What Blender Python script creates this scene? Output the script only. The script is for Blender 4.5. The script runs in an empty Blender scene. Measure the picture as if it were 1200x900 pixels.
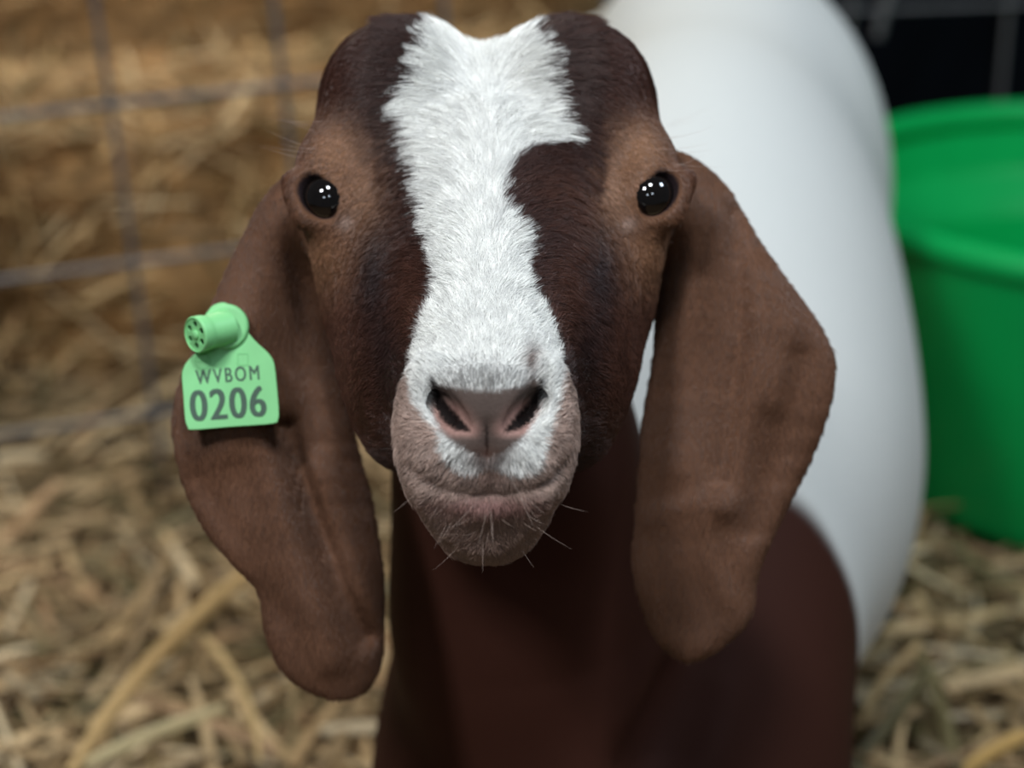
import bpy, bmesh, math, random
import numpy as np
from mathutils import Vector, Matrix

# ------------------------------------------------------------------ camera, world, lamps, exposure
S = bpy.context.scene
COL = S.collection
random.seed(7)
RNG = np.random.default_rng(11)

F_PX = 2200.0                      # focal length in pixels of the 1200 px wide frame
PITCH = math.radians(22.0)
CAM = np.array((0.0, 0.0, 0.80))
FWD = np.array((0.0, math.cos(PITCH), -math.sin(PITCH)))
UPV = np.array((0.0, math.sin(PITCH), math.cos(PITCH)))

cam_data = bpy.data.cameras.new('camera')
cam = bpy.data.objects.new('camera', cam_data)
COL.objects.link(cam)
cam.location = CAM
cam.rotation_euler = (math.pi / 2 - PITCH, 0, 0)
cam_data.sensor_width = 36.0
cam_data.lens = F_PX / 1200.0 * 36.0
cam_data.clip_start = 0.02
cam_data.dof.use_dof = True
cam_data.dof.focus_distance = 0.755
cam_data.dof.aperture_fstop = 4.6
S.camera = cam

world = bpy.data.worlds.new('barn_air')
S.world = world
world.use_nodes = True
bg = world.node_tree.nodes['Background']
bg.inputs['Color'].default_value = (0.86, 0.89, 0.95, 1)
bg.inputs['Strength'].default_value = 0.06

S.view_settings.view_transform = 'Standard'
S.view_settings.look = 'None'
S.view_settings.exposure = 0.18
S.view_settings.gamma = 1.0
S.view_settings.use_curve_mapping = False


def lamp(name, loc, aim, size, power, color):
    ld = bpy.data.lights.new(name, 'AREA')
    ld.shape = 'RECTANGLE'
    ld.size, ld.size_y = size
    ld.energy = power
    ld.color = color
    o = bpy.data.objects.new(name, ld)
    COL.objects.link(o)
    o.location = loc
    d = Vector(aim) - Vector(loc)
    o.rotation_euler = d.to_track_quat('-Z', 'Y').to_euler()
    return o


# lamps under the barn roof, in front of and above the pen; bale fill added
lamp('barn_or_fill_lamp', (-0.8, -0.3, 2.2), (0.0, 0.9, 0.4), (0.30, 0.30), 24, (0.95, 0.97, 1.0))
lamp('barn_or_fill_lamp', (0.1, 0.15, 2.3), (0.05, 0.9, 0.3), (0.30, 0.30), 18, (0.9, 0.95, 1.0))
lamp('barn_or_fill_lamp', (1.35, 0.75, 2.0), (0.5, 1.5, 0.2), (0.35, 0.35), 13, (0.72, 0.85, 1.0))
lamp('barn_or_fill_lamp', (-0.65, 2.85, 1.6), (-0.5, 2.3, 0.2), (0.5, 0.3), 15, (1.0, 0.88, 0.70))  # fill added behind the panel to light the bale tops
lamp('barn_or_fill_lamp', (0.45, -1.4, 1.9), (0.0, 0.8, 0.5), (0.25, 0.2), 2.2, (0.75, 0.87, 1.0))
lamp('barn_or_fill_lamp', (-0.5, -1.5, 1.7), (0.0, 0.8, 0.5), (0.25, 0.2), 2.2, (0.75, 0.87, 1.0))


# ------------------------------------------------------------------ helpers
def cam_to_world(p):
    p = np.asarray(p, dtype=np.float64)
    w = CAM + p[..., 1:2] * UPV + p[..., 2:3] * FWD
    w[..., 0] += p[..., 0]
    return w


def goat_world(p):
    """goat layout -> world; the face stands a little steeper than it was laid out"""
    p = np.asarray(p, dtype=np.float64)
    d = p[..., 2:3]
    d2 = np.where(d < 0.83, 0.83 + (d - 0.83) * 0.72, d)
    return cam_to_world(np.concatenate([p[..., :2] * d2 / d, d2], -1))


def world_to_cam(w):
    q = np.asarray(w, dtype=np.float64) - CAM
    return np.stack([q[..., 0], q @ UPV, q @ FWD], -1)


def P(px, py, d):
    """the point that lies d metres deep in front of the lens on the ray of a picture point"""
    return np.array(((px - 600.0) * d / F_PX, (450.0 - py) * d / F_PX, d))


def PW(px, py, d):
    return cam_to_world(P(px, py, d))


def link(name, data, parent=None):
    o = bpy.data.objects.new(name, data)
    COL.objects.link(o)
    if parent is not None:
        o.parent = parent
    return o


def from_arrays(name, verts, faces, mat, parent=None, smooth=True, colors=None):
    me = bpy.data.meshes.new(name)
    verts = np.asarray(verts, dtype=np.float32)
    faces = np.asarray(faces, dtype=np.int32)
    k = faces.shape[1]
    me.vertices.add(len(verts))
    me.vertices.foreach_set('co', verts.ravel())
    me.loops.add(faces.size)
    me.loops.foreach_set('vertex_index', faces.ravel())
    me.polygons.add(len(faces))
    me.polygons.foreach_set('loop_start', np.arange(0, faces.size, k, dtype=np.int32))
    me.polygons.foreach_set('loop_total', np.full(len(faces), k, dtype=np.int32))
    me.polygons.foreach_set('use_smooth', np.full(len(faces), smooth, dtype=bool))
    me.update(calc_edges=True)
    me.validate()
    if colors is not None:
        a = me.color_attributes.new('coat', 'FLOAT_COLOR', 'POINT')
        c = np.ones((len(verts), 4), dtype=np.float32)
        c[:, :3] = colors
        a.data.foreach_set('color', c.ravel())
    me.materials.append(mat)
    return link(name, me, parent)


def from_bm(name, bm, mat, parent=None, smooth=True):
    me = bpy.data.meshes.new(name)
    bm.normal_update()
    bm.to_mesh(me)
    bm.free()
    for p in me.polygons:
        p.use_smooth = smooth
    me.materials.append(mat)
    return link(name, me, parent)


def tag(o, label, cat, group=None):
    o['label'] = label
    o['category'] = cat
    if group:
        o['group'] = group
    return o


def empty(name, loc, rotz=0.0):
    o = bpy.data.objects.new(name, None)
    COL.objects.link(o)
    o.location = loc
    o.rotation_euler = (0, 0, rotz)
    o.empty_display_size = 0.05
    return o


def lin(r, g, b):
    def f(c):
        c /= 255.0
        return c / 12.92 if c <= 0.04045 else ((c + 0.055) / 1.055) ** 2.4
    return (f(r), f(g), f(b))


def material(name, color, rough=0.6, metal=0.0, noise=None, bump=None, attr=None, spec=0.5, coat=0.0, trans=0.0):
    """colour (or an attribute) varied by a fine noise, with optional bump"""
    m = bpy.data.materials.new(name)
    m.use_nodes = True
    nt = m.node_tree
    b = nt.nodes['Principled BSDF']
    b.inputs['Roughness'].default_value = rough
    b.inputs['Metallic'].default_value = metal
    b.inputs['Specular IOR Level'].default_value = spec
    b.inputs['Coat Weight'].default_value = coat
    b.inputs['Base Color'].default_value = (*color, 1)
    src = None
    if attr:
        a = nt.nodes.new('ShaderNodeAttribute')
        a.attribute_name = attr
        src = a.outputs['Color']
    if noise:
        scale, amount = noise
        tc = nt.nodes.new('ShaderNodeTexCoord')
        n = nt.nodes.new('ShaderNodeTexNoise')
        n.inputs['Scale'].default_value = scale
        n.inputs['Detail'].default_value = 6
        nt.links.new(tc.outputs['Object'], n.inputs['Vector'])
        mr = nt.nodes.new('ShaderNodeMapRange')
        mr.inputs['From Min'].default_value = 0.25
        mr.inputs['From Max'].default_value = 0.75
        mr.inputs['To Min'].default_value = 1 - amount
        mr.inputs['To Max'].default_value = 1 + amount
        nt.links.new(n.outputs['Fac'], mr.inputs['Value'])
        mx = nt.nodes.new('ShaderNodeVectorMath')
        mx.operation = 'SCALE'
        if src is None:
            mx.inputs[0].default_value = color
        else:
            nt.links.new(src, mx.inputs[0])
        nt.links.new(mr.outputs['Result'], mx.inputs['Scale'])
        src = mx.outputs['Vector']
        if bump:
            bp = nt.nodes.new('ShaderNodeBump')
            bp.inputs['Strength'].default_value = bump[0]
            bp.inputs['Distance'].default_value = bump[1]
            nt.links.new(n.outputs['Fac'], bp.inputs['Height'])
            nt.links.new(bp.outputs['Normal'], b.inputs['Normal'])
    if src is not None:
        nt.links.new(src, b.inputs['Base Color'])
    return m


def smoothstep(a, b, x):
    t = np.clip((x - a) / (b - a), 0, 1)
    return t * t * (3 - 2 * t)


# ------------------------------------------------------------------ the place: floor, back wall
M_earth = material('pen_floor_dirt', lin(92, 72, 48), 0.95, noise=(14, 0.35), bump=(0.6, 0.02))
M_dark = material('dark_void_boards', lin(4, 8, 13), 0.9, noise=(6, 0.3), spec=0.08)  # near-black colour standing in for the unlit depth of the barn

M_straw = material('straw', lin(170, 140, 92), 0.55, attr='coat', noise=(60, 0.12), spec=0.35)
M_bale = material('bale_core', lin(158, 120, 74), 0.9, noise=(38, 0.5), bump=(0.8, 0.01))
M_twine = material('twine', lin(150, 110, 60), 0.8, noise=(200, 0.2))
M_wire = material('galvanised_wire', lin(98, 98, 100), 0.5, metal=0.35, noise=(80, 0.2))
M_tub = material('green_plastic', lin(4, 168, 82), 0.38, noise=(25, 0.05), spec=0.35)
M_tag = material('tag_green', lin(136, 214, 142), 0.5, noise=(120, 0.04))
M_print = material('tag_print', lin(66, 92, 76), 0.6, noise=(900, 0.15))
M_faint = material('tag_faint_print', lin(122, 200, 130), 0.6, noise=(900, 0.10))
M_hole_shade = material('tag_hole_shade', lin(18, 36, 24), 0.8, noise=(300, 0.1))  # shade inside the stud holes, given as a dark colour

bm = bmesh.new()
bmesh.ops.create_grid(bm, x_segments=40, y_segments=40, size=3.2)
for v in bm.verts:
    v.co.z = 0.012 * math.sin(v.co.x * 5.1 + 1.3) * math.sin(v.co.y * 4.3) - 0.012
    v.co.y += 1.9
o = from_bm('floor', bm, M_earth)
o['kind'] = 'structure'

def board_wall(name, loc, rotz, n, width, height):
    wall = empty(name, loc, rotz)
    wall['kind'] = 'structure'
    bm = bmesh.new()
    bmesh.ops.create_cube(bm, size=1.0)
    bmesh.ops.scale(bm, vec=(width - 0.008, 0.025, height), verts=bm.verts)
    bmesh.ops.bevel(bm, geom=bm.edges[:], offset=0.005, segments=1, affect='EDGES')
    first = from_bm('board', bm, M_dark, wall, smooth=False)
    for i in range(n):
        o = first if i == 0 else link('board', first.data, wall)
        o.location = ((i + 0.5) * width, 0.004 * (i % 3), height / 2)


board_wall('wall_back', (-3.0, 3.45, 0), 0.0, 16, 0.4, 2.2)
board_wall('dark_void_wall', (0.36, 2.42, 0), math.radians(8), 10, 0.28, 1.3)  # added near-black wall in place of the barn's dark void


# ------------------------------------------------------------------ the goat, modelled as one distance field
# Work is done in lens-aligned metres (x right, y up, d deep), then turned into the world.
def smin(a, b, k):
    h = np.maximum(k - np.abs(a - b), 0) / k
    return np.minimum(a, b) - h * h * k * 0.25


def smax(a, b, k):
    return -smin(-a, -b, k)


class Prim:
    def __init__(self, fn, lo, hi, k, sub, grp):
        self.fn, self.lo, self.hi, self.k, self.sub, self.grp = fn, np.array(lo), np.array(hi), k, sub, grp


PRIMS = []


def add(fn, lo, hi, k=0.012, sub=False, grp='body'):
    PRIMS.append(Prim(fn, lo, hi, k, sub, grp))


def basis(z, up=(0, 1, 0)):
    z = np.array(z, float); z /= np.linalg.norm(z)
    x = np.cross(up, z); x /= np.linalg.norm(x)
    return np.stack([x, np.cross(z, x), z])


def ellipsoid(c, r, rot=None, k=0.012, sub=False, grp='body'):
    """r: radii in metres along the rows of rot"""
    c = np.array(c, float); r = np.array(r, float)
    R = np.eye(3) if rot is None else np.array(rot, float)

    def fn(x, y, d):
        a, b, e = x - c[0], y - c[1], d - c[2]
        q = [R[i, 0] * a + R[i, 1] * b + R[i, 2] * e for i in range(3)]
        k0 = np.sqrt((q[0] / r[0]) ** 2 + (q[1] / r[1]) ** 2 + (q[2] / r[2]) ** 2) + 1e-9
        k1 = np.sqrt((q[0] / r[0] ** 2) ** 2 + (q[1] / r[1] ** 2) ** 2 + (q[2] / r[2] ** 2) ** 2) + 1e-9
        return k0 * (k0 - 1.0) / k1
    ext = np.sqrt(((R * r[:, None]) ** 2).sum(0))
    add(fn, c - ext, c + ext, k, sub, grp)


def ball(c, r, **kw):
    ellipsoid(c, (r, r, r), **kw)


def cone(a, b, ra, rb, k=0.012, sub=False, grp='body'):
    """capsule from a to b whose radius runs from ra to rb"""
    a = np.array(a, float); b = np.array(b, float)
    ab = b - a; L2 = float(ab @ ab)

    def fn(x, y, d):
        t = np.clip(((x - a[0]) * ab[0] + (y - a[1]) * ab[1] + (d - a[2]) * ab[2]) / L2, 0, 1)
        return np.sqrt((x - a[0] - t * ab[0]) ** 2 + (y - a[1] - t * ab[1]) ** 2 + (d - a[2] - t * ab[2]) ** 2) - (ra + (rb - ra) * t)
    r = max(ra, rb)
    add(fn, np.minimum(a, b) - r, np.maximum(a, b) + r, k, sub, grp)


def chain(pts, k=0.012, sub=False, grp='body'):
    for (a, ra), (b, rb) in zip(pts[:-1], pts[1:]):
        cone(a, b, ra, rb, k, sub, grp)


# --- head: a loft along the line of the face
X0 = (571 - 600) * 0.775 / F_PX
HO = np.array((X0, 0.0775, 0.775))
HU = np.array((1.0, 0.0, 0.0))
HT = np.array((0.0, -0.6, -0.8))        # towards the nose
HV = np.array((0.0, 0.8, -0.6))         # out of the forehead


def head_local(x, y, d):
    a, b, e = x - HO[0], y - HO[1], d - HO[2]
    return a, HT[1] * b + HT[2] * e, HV[1] * b + HV[2] * e


def HP(u, t, v):
    return HO + HU * u + HT * t + HV * v


#          t      vtop    vbot    w      narrowing of the upper side
SECT = np.array([
    (-0.150, -0.020, -0.085, 0.045, -0.05),
    (-0.120,  0.000, -0.100, 0.061, -0.06),
    (-0.085,  0.010, -0.115, 0.070, -0.06),
    (-0.050,  0.015, -0.120, 0.071, -0.12),
    (-0.020,  0.010, -0.120, 0.066, -0.20),
    (0.010,   0.005, -0.114, 0.058, -0.22),
    (0.040,   0.003, -0.104, 0.0465, -0.20),
    (0.070,   0.003, -0.092, 0.0385, -0.10),
    (0.100,   0.003, -0.078, 0.0325,  0.00),
    (0.125,   0.001, -0.068, 0.0295,  0.10),
    (0.145,  -0.003, -0.060, 0.0275,  0.18),
    (0.154,  -0.010, -0.054, 0.0235,  0.22),
])


def head_fn(x, y, d):
    u, t, v = head_local(x, y, d)
    tt = np.clip(t, SECT[0, 0], SECT[-1, 0])
    vt = np.interp(tt, SECT[:, 0], SECT[:, 1])
    vb = np.interp(tt, SECT[:, 0], SECT[:, 2])
    w = np.interp(tt, SECT[:, 0], SECT[:, 3])
    kk = np.interp(tt, SECT[:, 0], SECT[:, 4])
    h = (vt - vb) * 0.5
    n = (v - (vt + vb) * 0.5) / h
    we = w * (1 + kk * np.clip(n, -1, 1))
    s = (np.abs(u / we) ** 2.4 + np.abs(n) ** 2.4) ** (1 / 2.4)
    q = (s - 1) * np.minimum(we, h)
    end = np.maximum(np.abs(t - tt), 0)
    return np.where(end > 0, np.sqrt(np.maximum(q, 0) ** 2 + end ** 2) + np.minimum(q, 0) * 0.5 + end * 0.3, q)


add(head_fn, HO + (-0.1, -0.25, -0.2), HO + (0.1, 0.17, 0.22), 0.018, grp='head')

for sx in (-1, 1):
    c = 571
    # crown lobes and the sides of the forehead
    ellipsoid(P(c + sx * 84, 97, 0.853), (0.030, 0.026, 0.04), k=0.022, grp='head')
    ellipsoid(P(c + sx * 138, 140, 0.846), (0.020, 0.030, 0.03), k=0.03, grp='head')
    # brow and orbit
    ellipsoid(P(c + sx * 190, 206, 0.824), (0.0120, 0.017, 0.02), k=0.022, grp='head')
    ellipsoid(P(c + sx * 162, 292, 0.832), (0.012, 0.026, 0.020), k=0.022, grp='head')
    ellipsoid(P(c + sx * 176, 272, 0.822), (0.0085, 0.017, 0.016), k=0.012, grp='head')
    # jaw muscle
    ellipsoid(P(c + sx * 104, 420, 0.810), (0.017, 0.045, 0.04), k=0.03, grp='head')
    # upper lip pads
    ellipsoid(P(c + sx * 63, 508, 0.690), (0.011, 0.020, 0.018), k=0.012, grp='head')
    # nostril wings
    ellipsoid(P(c + sx * 66, 474, 0.676), (0.0085, 0.017, 0.012), k=0.009, grp='head')
# nose pad between the nostrils
ellipsoid(P(571, 476, 0.666), (0.016, 0.014, 0.012), k=0.010, grp='head')
# upper lip, lower lip and chin
ellipsoid(P(571, 556, 0.686), (0.022, 0.009, 0.018), k=0.012, grp='head')
ellipsoid(P(571, 600, 0.702), (0.022, 0.010, 0.022), k=0.010, grp='head')
ellipsoid(P(571, 628, 0.708), (0.015, 0.0095, 0.020), k=0.012, grp='head')

EYES = []
for sx, ex, ey in ((-1, 384, 234), (1, 761, 231)):
    c = P(ex, ey, 0.812)
    n = np.array((sx * 0.42, 0.10, -0.90)); n /= np.linalg.norm(n)
    a = np.array((-sx * 0.55, -0.80, -0.25)); a -= n * (a @ n); a /= np.linalg.norm(a)
    b = np.cross(n, a)
    EYES.append((sx, c, n, a, b))
    ball(c, 0.0138, k=0.010, grp='head')
    cone(c + n * 0.010 - a * 0.012 - b * sx * 0.006, c + n * 0.011 + a * 0.004 - b * sx * 0.010, 0.0052, 0.0045, k=0.006, grp='head')


# --- ears: curved blades with a drawn outline
def spline(pts, n=6):
    p = np.array(pts, float); N = len(p); out = []
    for i in range(N):
        p0, p1, p2, p3 = p[i - 1], p[i], p[(i + 1) % N], p[(i + 2) % N]
        for j in range(n):
            t = j / n
            out.append(0.5 * (2 * p1 + (p2 - p0) * t + (2 * p0 - 5 * p1 + 4 * p2 - p3) * t * t + (3 * p1 - p0 - 3 * p2 + p3) * t ** 3))
    return np.array(out)


def poly_sdf(qx, qy, poly):
    """signed distance (negative inside) to a closed polygon"""
    dmin = np.full(qx.shape, 1e9)
    inside = np.zeros(qx.shape, bool)
    n = len(poly)
    for i in range(n):
        ax, ay = poly[i - 1]; bx, by = poly[i]
        ex, ey = bx - ax, by - ay
        L = ex * ex + ey * ey + 1e-12
        t = np.clip(((qx - ax) * ex + (qy - ay) * ey) / L, 0, 1)
        dmin = np.minimum(dmin, (qx - ax - t * ex) ** 2 + (qy - ay - t * ey) ** 2)
        c = (ay > qy) != (by > qy)
        with np.errstate(divide='ignore', invalid='ignore'):
            inside ^= c & (qx < ex * (qy - ay) / (ey if ey != 0 else 1e-12) + ax)
    return np.where(inside, -1, 1) * np.sqrt(dmin)


EAR_L = [(372, 205), (340, 205), (310, 236), (285, 275), (265, 315), (246, 360), (225, 410), (207, 455), (201, 490), (205, 530), (218, 578), (240, 622),
         (268, 656), (294, 682), (303, 702), (309, 742), (325, 780), (350, 804), (385, 820), (412, 824), (432, 814), (444, 790),
         (449, 740), (449, 690), (444, 640), (430, 570), (412, 505), (400, 450), (396, 400), (396, 350), (394, 300), (392, 250)]
EAR_R = [(772, 195), (795, 178), (817, 187), (845, 210), (871, 242), (902, 292), (935, 338), (964, 378), (982, 414), (984, 442), (970, 500),
         (945, 560), (920, 610), (901, 648), (890, 680), (890, 706), (880, 730), (855, 755), (822, 773), (795, 775), (770, 757),
         (755, 727), (743, 682), (741, 640), (748, 560), (752, 500), (762, 440), (770, 380), (774, 320), (768, 260)]


def ear(poly, D, tilt, bend, ridges, grp):
    pl = spline(poly, 4)
    sc = D / F_PX
    q = np.stack([(pl[:, 0] - 600) * sc, (450 - pl[:, 1]) * sc], -1)
    lo, hi = q.min(0), q.max(0)
    # tabulate outline distance and middle surface on a fine 2D lattice
    gx = np.linspace(lo[0] - 0.012, hi[0] + 0.012, 170)
    gy = np.linspace(lo[1] - 0.012, hi[1] + 0.012, 300)
    GX, GY = np.meshgrid(gx, gy, indexing='ij')
    sd = poly_sdf(GX, GY, q)
    px, py = GX / sc + 600, 450 - GY / sc
    mid = np.zeros_like(sd)
    # middle line of each row, for the cross curve
    rows = np.linspace(pl[:, 1].min(), pl[:, 1].max(), 60)
    lft, rgt = [], []
    for r in rows:
        xs = pl[np.abs(pl[:, 1] - r) < 14, 0]
        lft.append(xs.min()); rgt.append(xs.max())
    cx = np.interp(py, rows, 0.5 * (np.array(lft) + np.array(rgt)))
    hw = np.interp(py, rows, np.maximum(0.5 * (np.array(rgt) - np.array(lft)), 40))
    n = np.clip((px - cx) / hw, -1.3, 1.3)
    mid += bend[0] * n ** 2 + bend[1] * n
    yy = (py - 200) / 600.0
    mid += tilt[0] + tilt[1] * yy + tilt[2] * yy * yy
    for (line, h, wd) in ridges:
        L = np.array(line, float)
        dd = np.full(px.shape, 1e9)
        for (a, b) in zip(L[:-1], L[1:]):
            e = b - a
            t = np.clip(((px - a[0]) * e[0] + (py - a[1]) * e[1]) / (e @ e), 0, 1)
            dd = np.minimum(dd, np.hypot(px - a[0] - t * e[0], py - a[1] - t * e[1]))
        mid -= h * np.exp(-(dd / wd) ** 2)
    mid += 0.0012 * np.sin(px * 0.031 + 2) * np.sin(py * 0.027 + px * 0.01)
    T, E = 0.0042, 0.010
    th = T * np.sqrt(np.clip(1 - (1 - np.clip(-sd / E, 0, 1)) ** 2, 0, 1))

    def look(tab, fx, fy):
        i = np.clip(fx, 0, len(gx) - 1.001); j = np.clip(fy, 0, len(gy) - 1.001)
        i0 = i.astype(np.int32); j0 = j.astype(np.int32); a = i - i0; b = j - j0
        return (tab[i0, j0] * (1 - a) * (1 - b) + tab[i0 + 1, j0] * a * (1 - b) + tab[i0, j0 + 1] * (1 - a) * b + tab[i0 + 1, j0 + 1] * a * b)

    def fn(x, y, d):
        x, y = np.broadcast_arrays(x, y)[0:2] if x.shape != y.shape else (x, y)
        fx = (x - gx[0]) / (gx[1] - gx[0]); fy = (y - gy[0]) / (gy[1] - gy[0])
        s = look(sd, fx, fy); m = look(mid, fx, fy); t = look(th, fx, fy)
        w = np.abs(d - (D + m))
        return np.where(s < 0, np.maximum(w - t, s * 0.5), np.sqrt(np.maximum(s, 0) ** 2 + w ** 2))
    dmin = D + mid[sd < 0.004].min(); dmax = D + mid[sd < 0.004].max()
    add(fn, (lo[0], lo[1], dmin - T), (hi[0], hi[1], dmax + T), 0.010, grp=grp)

    def surf(px_, py_):
        x = (px_ - 600) * sc; y = (450 - py_) * sc
        fx = np.array([(x - gx[0]) / (gx[1] - gx[0])]); fy = np.array([(y - gy[0]) / (gy[1] - gy[0])])
        return np.array((x, y, D + look(mid, fx, fy)[0] - look(th, fx, fy)[0]))
    return surf


ear_surf_l = ear(EAR_L, 0.845, (0.0, -0.012, 0.010), (0.012, 0.012),
                 [(((335, 500), (362, 590), (398, 690), (425, 750)), -0.011, 13), (((300, 480), (335, 600), (368, 700), (390, 770)), 0.006, 24),
                  (((330, 260), (290, 400), (270, 520)), 0.005, 30), (((350, 300), (352, 420), (372, 520)), -0.004, 16), (((235, 560), (290, 640), (330, 720)), -0.002, 14)], 'ear')
ear_surf_r = ear(EAR_R, 0.845, (0.0, -0.010, 0.006), (0.012, -0.004),
                 [(((860, 250), (866, 400), (842, 560)), -0.0045, 11), (((890, 320), (880, 450), (845, 590)), 0.004, 22),
                  (((760, 606), (810, 588), (850, 590)), 0.0014, 13), (((905, 300), (925, 400), (905, 470)), 0.0025, 16), (((815, 270), (800, 400), (790, 540)), 0.003, 26),
                  (((825, 610), (830, 660), (850, 700)), 0.002, 12), (((930, 420), (915, 520), (880, 620)), -0.003, 18)], 'ear')
# ear roots
cone(P(395, 245, 0.862), P(352, 262, 0.855), 0.018, 0.012, k=0.02, grp='ear')
cone(P(752, 240, 0.862), P(800, 250, 0.855), 0.018, 0.012, k=0.02, grp='ear')

# --- neck, shoulders, trunk, legs
ellipsoid(P(585, 230, 0.93), (0.05, 0.075, 0.06), k=0.04, grp='neck')
chain([(P(585, 300, 0.93), 0.050), (P(608, 560, 0.95), 0.052), (P(622, 720, 0.985), 0.062), (P(675, 960, 1.03), 0.090)], k=0.05, grp='neck')
ellipsoid(P(710, 900, 1.09), (0.110, 0.16, 0.13), k=0.05, grp='neck')
ellipsoid(P(862, 850, 1.07), (0.066, 0.17, 0.080), rot=basis((0.25, -0.37, 0.9)), k=0.04, grp='neck')
ellipsoid(P(575, 900, 1.08), (0.060, 0.17, 0.085), rot=basis((0.25, -0.37, 0.9)), k=0.04, grp='neck')
ellipsoid(P(735, 560, 1.20), (0.10, 0.14, 0.12), k=0.06, grp='neck')

BA = np.array((0.20, 0.34, 0.91)); BA /= np.linalg.norm(BA)     # line of the back, lens-aligned
BR = basis(BA)
ellipsoid(P(830, 470, 1.38), (0.138, 0.185, 0.28), rot=BR, k=0.08, grp='trunk')
ellipsoid(P(842, 560, 1.28), (0.122, 0.150, 0.20), rot=BR, k=0.08, grp='trunk')
ellipsoid(P(826, 250, 1.46), (0.118, 0.150, 0.26), rot=BR, k=0.10, grp='trunk')
ellipsoid(P(842, 170, 1.64), (0.126, 0.17, 0.15), rot=BR, k=0.10, grp='trunk')
ellipsoid(P(930, 225, 1.60), (0.056, 0.11, 0.08), rot=BR, k=0.06, grp='trunk')


def WC(x, y, z):
    return world_to_cam(np.array((x, y, z)))


for (x, y0) in ((-0.015, 1.16), (0.155, 1.20)):      # forelegs
    chain([(WC(x, y0, 0.34), 0.052), (WC(x, y0 + 0.01, 0.215), 0.030), (WC(x, y0 + 0.015, 0.19), 0.029), (WC(x, y0 + 0.02, 0.07), 0.018), (WC(x, y0 + 0.01, 0.04), 0.021), (WC(x, y0 - 0.005, 0.012), 0.024)], k=0.02, grp='leg')
for (x, y0) in ((0.10, 1.76), (0.235, 1.74)):       # hind legs: knee forward, hock back
    chain([(WC(x, y0 - 0.06, 0.40), 0.075), (WC(x, y0 - 0.09, 0.31), 0.055), (WC(x, y0 + 0.03, 0.20), 0.028), (WC(x, y0 + 0.02, 0.08), 0.018), (WC(x, y0, 0.04), 0.021), (WC(x, y0 - 0.015, 0.012), 0.024)], k=0.03, grp='legw')


# --- evaluate the field and wrap it in one skin (surface nets)
def stretch(segs):
    out = [segs[0][0]]
    for a, b, h in segs:
        n = max(1, int(round((b - a) / h)))
        out.extend(list(np.linspace(a, b, n + 1)[1:]))
    return np.array(out, dtype=np.float32)


gx = stretch([(-0.22, -0.16, 0.008), (-0.16, -0.095, 0.0024), (-0.095, 0.080, 0.0015), (0.080, 0.15, 0.0024), (0.15, 0.40, 0.006), (0.40, 0.48, 0.010)])
gy = stretch([(-0.78, -0.17, 0.010), (-0.17, -0.075, 0.0024), (-0.075, 0.172, 0.0016), (0.172, 0.50, 0.010)])
gd = stretch([(0.635, 0.725, 0.0015), (0.725, 1.02, 0.0021), (1.02, 1.40, 0.005), (1.40, 2.10, 0.010)])
NX, NY, ND = len(gx), len(gy), len(gd)
field = np.full((NX, NY, ND), 0.2, dtype=np.float32)


def apply_prims(prims):
    for p in prims:
        m = p.k * 1.8 + 0.02 + (0.12 if p.grp in ("neck", "trunk", "leg", "legw") else 0.0)
        i0, i1 = np.searchsorted(gx, (p.lo[0] - m, p.hi[0] + m))
        j0, j1 = np.searchsorted(gy, (p.lo[1] - m, p.hi[1] + m))
        k0, k1 = np.searchsorted(gd, (p.lo[2] - m, p.hi[2] + m))
        i0, j0, k0 = max(i0 - 1, 0), max(j0 - 1, 0), max(k0 - 1, 0)
        sl = (slice(i0, i1 + 1), slice(j0, j1 + 1), slice(k0, k1 + 1))
        x = gx[sl[0]][:, None, None]; y = gy[sl[1]][None, :, None]; d = gd[sl[2]][None, None, :]
        if p.grp == 'ear' and p.fn.__name__ == 'fn' and p.fn.__closure__ and 'sd' in p.fn.__code__.co_freevars:
            x = np.broadcast_to(x, (x.shape[0], y.shape[1], 1)); y = np.broadcast_to(y, x.shape)
        v = p.fn(x, y, d).astype(np.float32)
        if p.sub:
            field[sl] = smax(field[sl], -v, p.k)
        else:
            field[sl] = smin(field[sl], v, p.k)


PRIMS.sort(key=lambda p: p.grp in ('head', 'ear'))      # broad blends of the body first, then head and ears
apply_prims(PRIMS)


def skin_depth(px, py, lo=0.64, hi=0.90):
    """depth at which the ray of a picture point meets the skin"""
    d = np.arange(lo, hi, 0.0004)
    x = (px - 600) * d / F_PX; y = (450 - py) * d / F_PX
    i = np.clip(np.searchsorted(gx, x), 1, NX - 1); j = np.clip(np.searchsorted(gy, y), 1, NY - 1); k = np.clip(np.searchsorted(gd, d), 1, ND - 1)
    i = np.where(x - gx[i - 1] < gx[i] - x, i - 1, i); j = np.where(y - gy[j - 1] < gy[j] - y, j - 1, j); k = np.where(d - gd[k - 1] < gd[k] - d, k - 1, k)
    v = field[i, j, k] < 0
    return d[np.argmax(v)] if v.any() else hi


def SP(px, py, sink=0.0):
    return P(px, py, skin_depth(px, py) + sink)


def SP2(px, py):
    return P(px, py, skin_depth(px, py, 0.86, 1.25))


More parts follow.
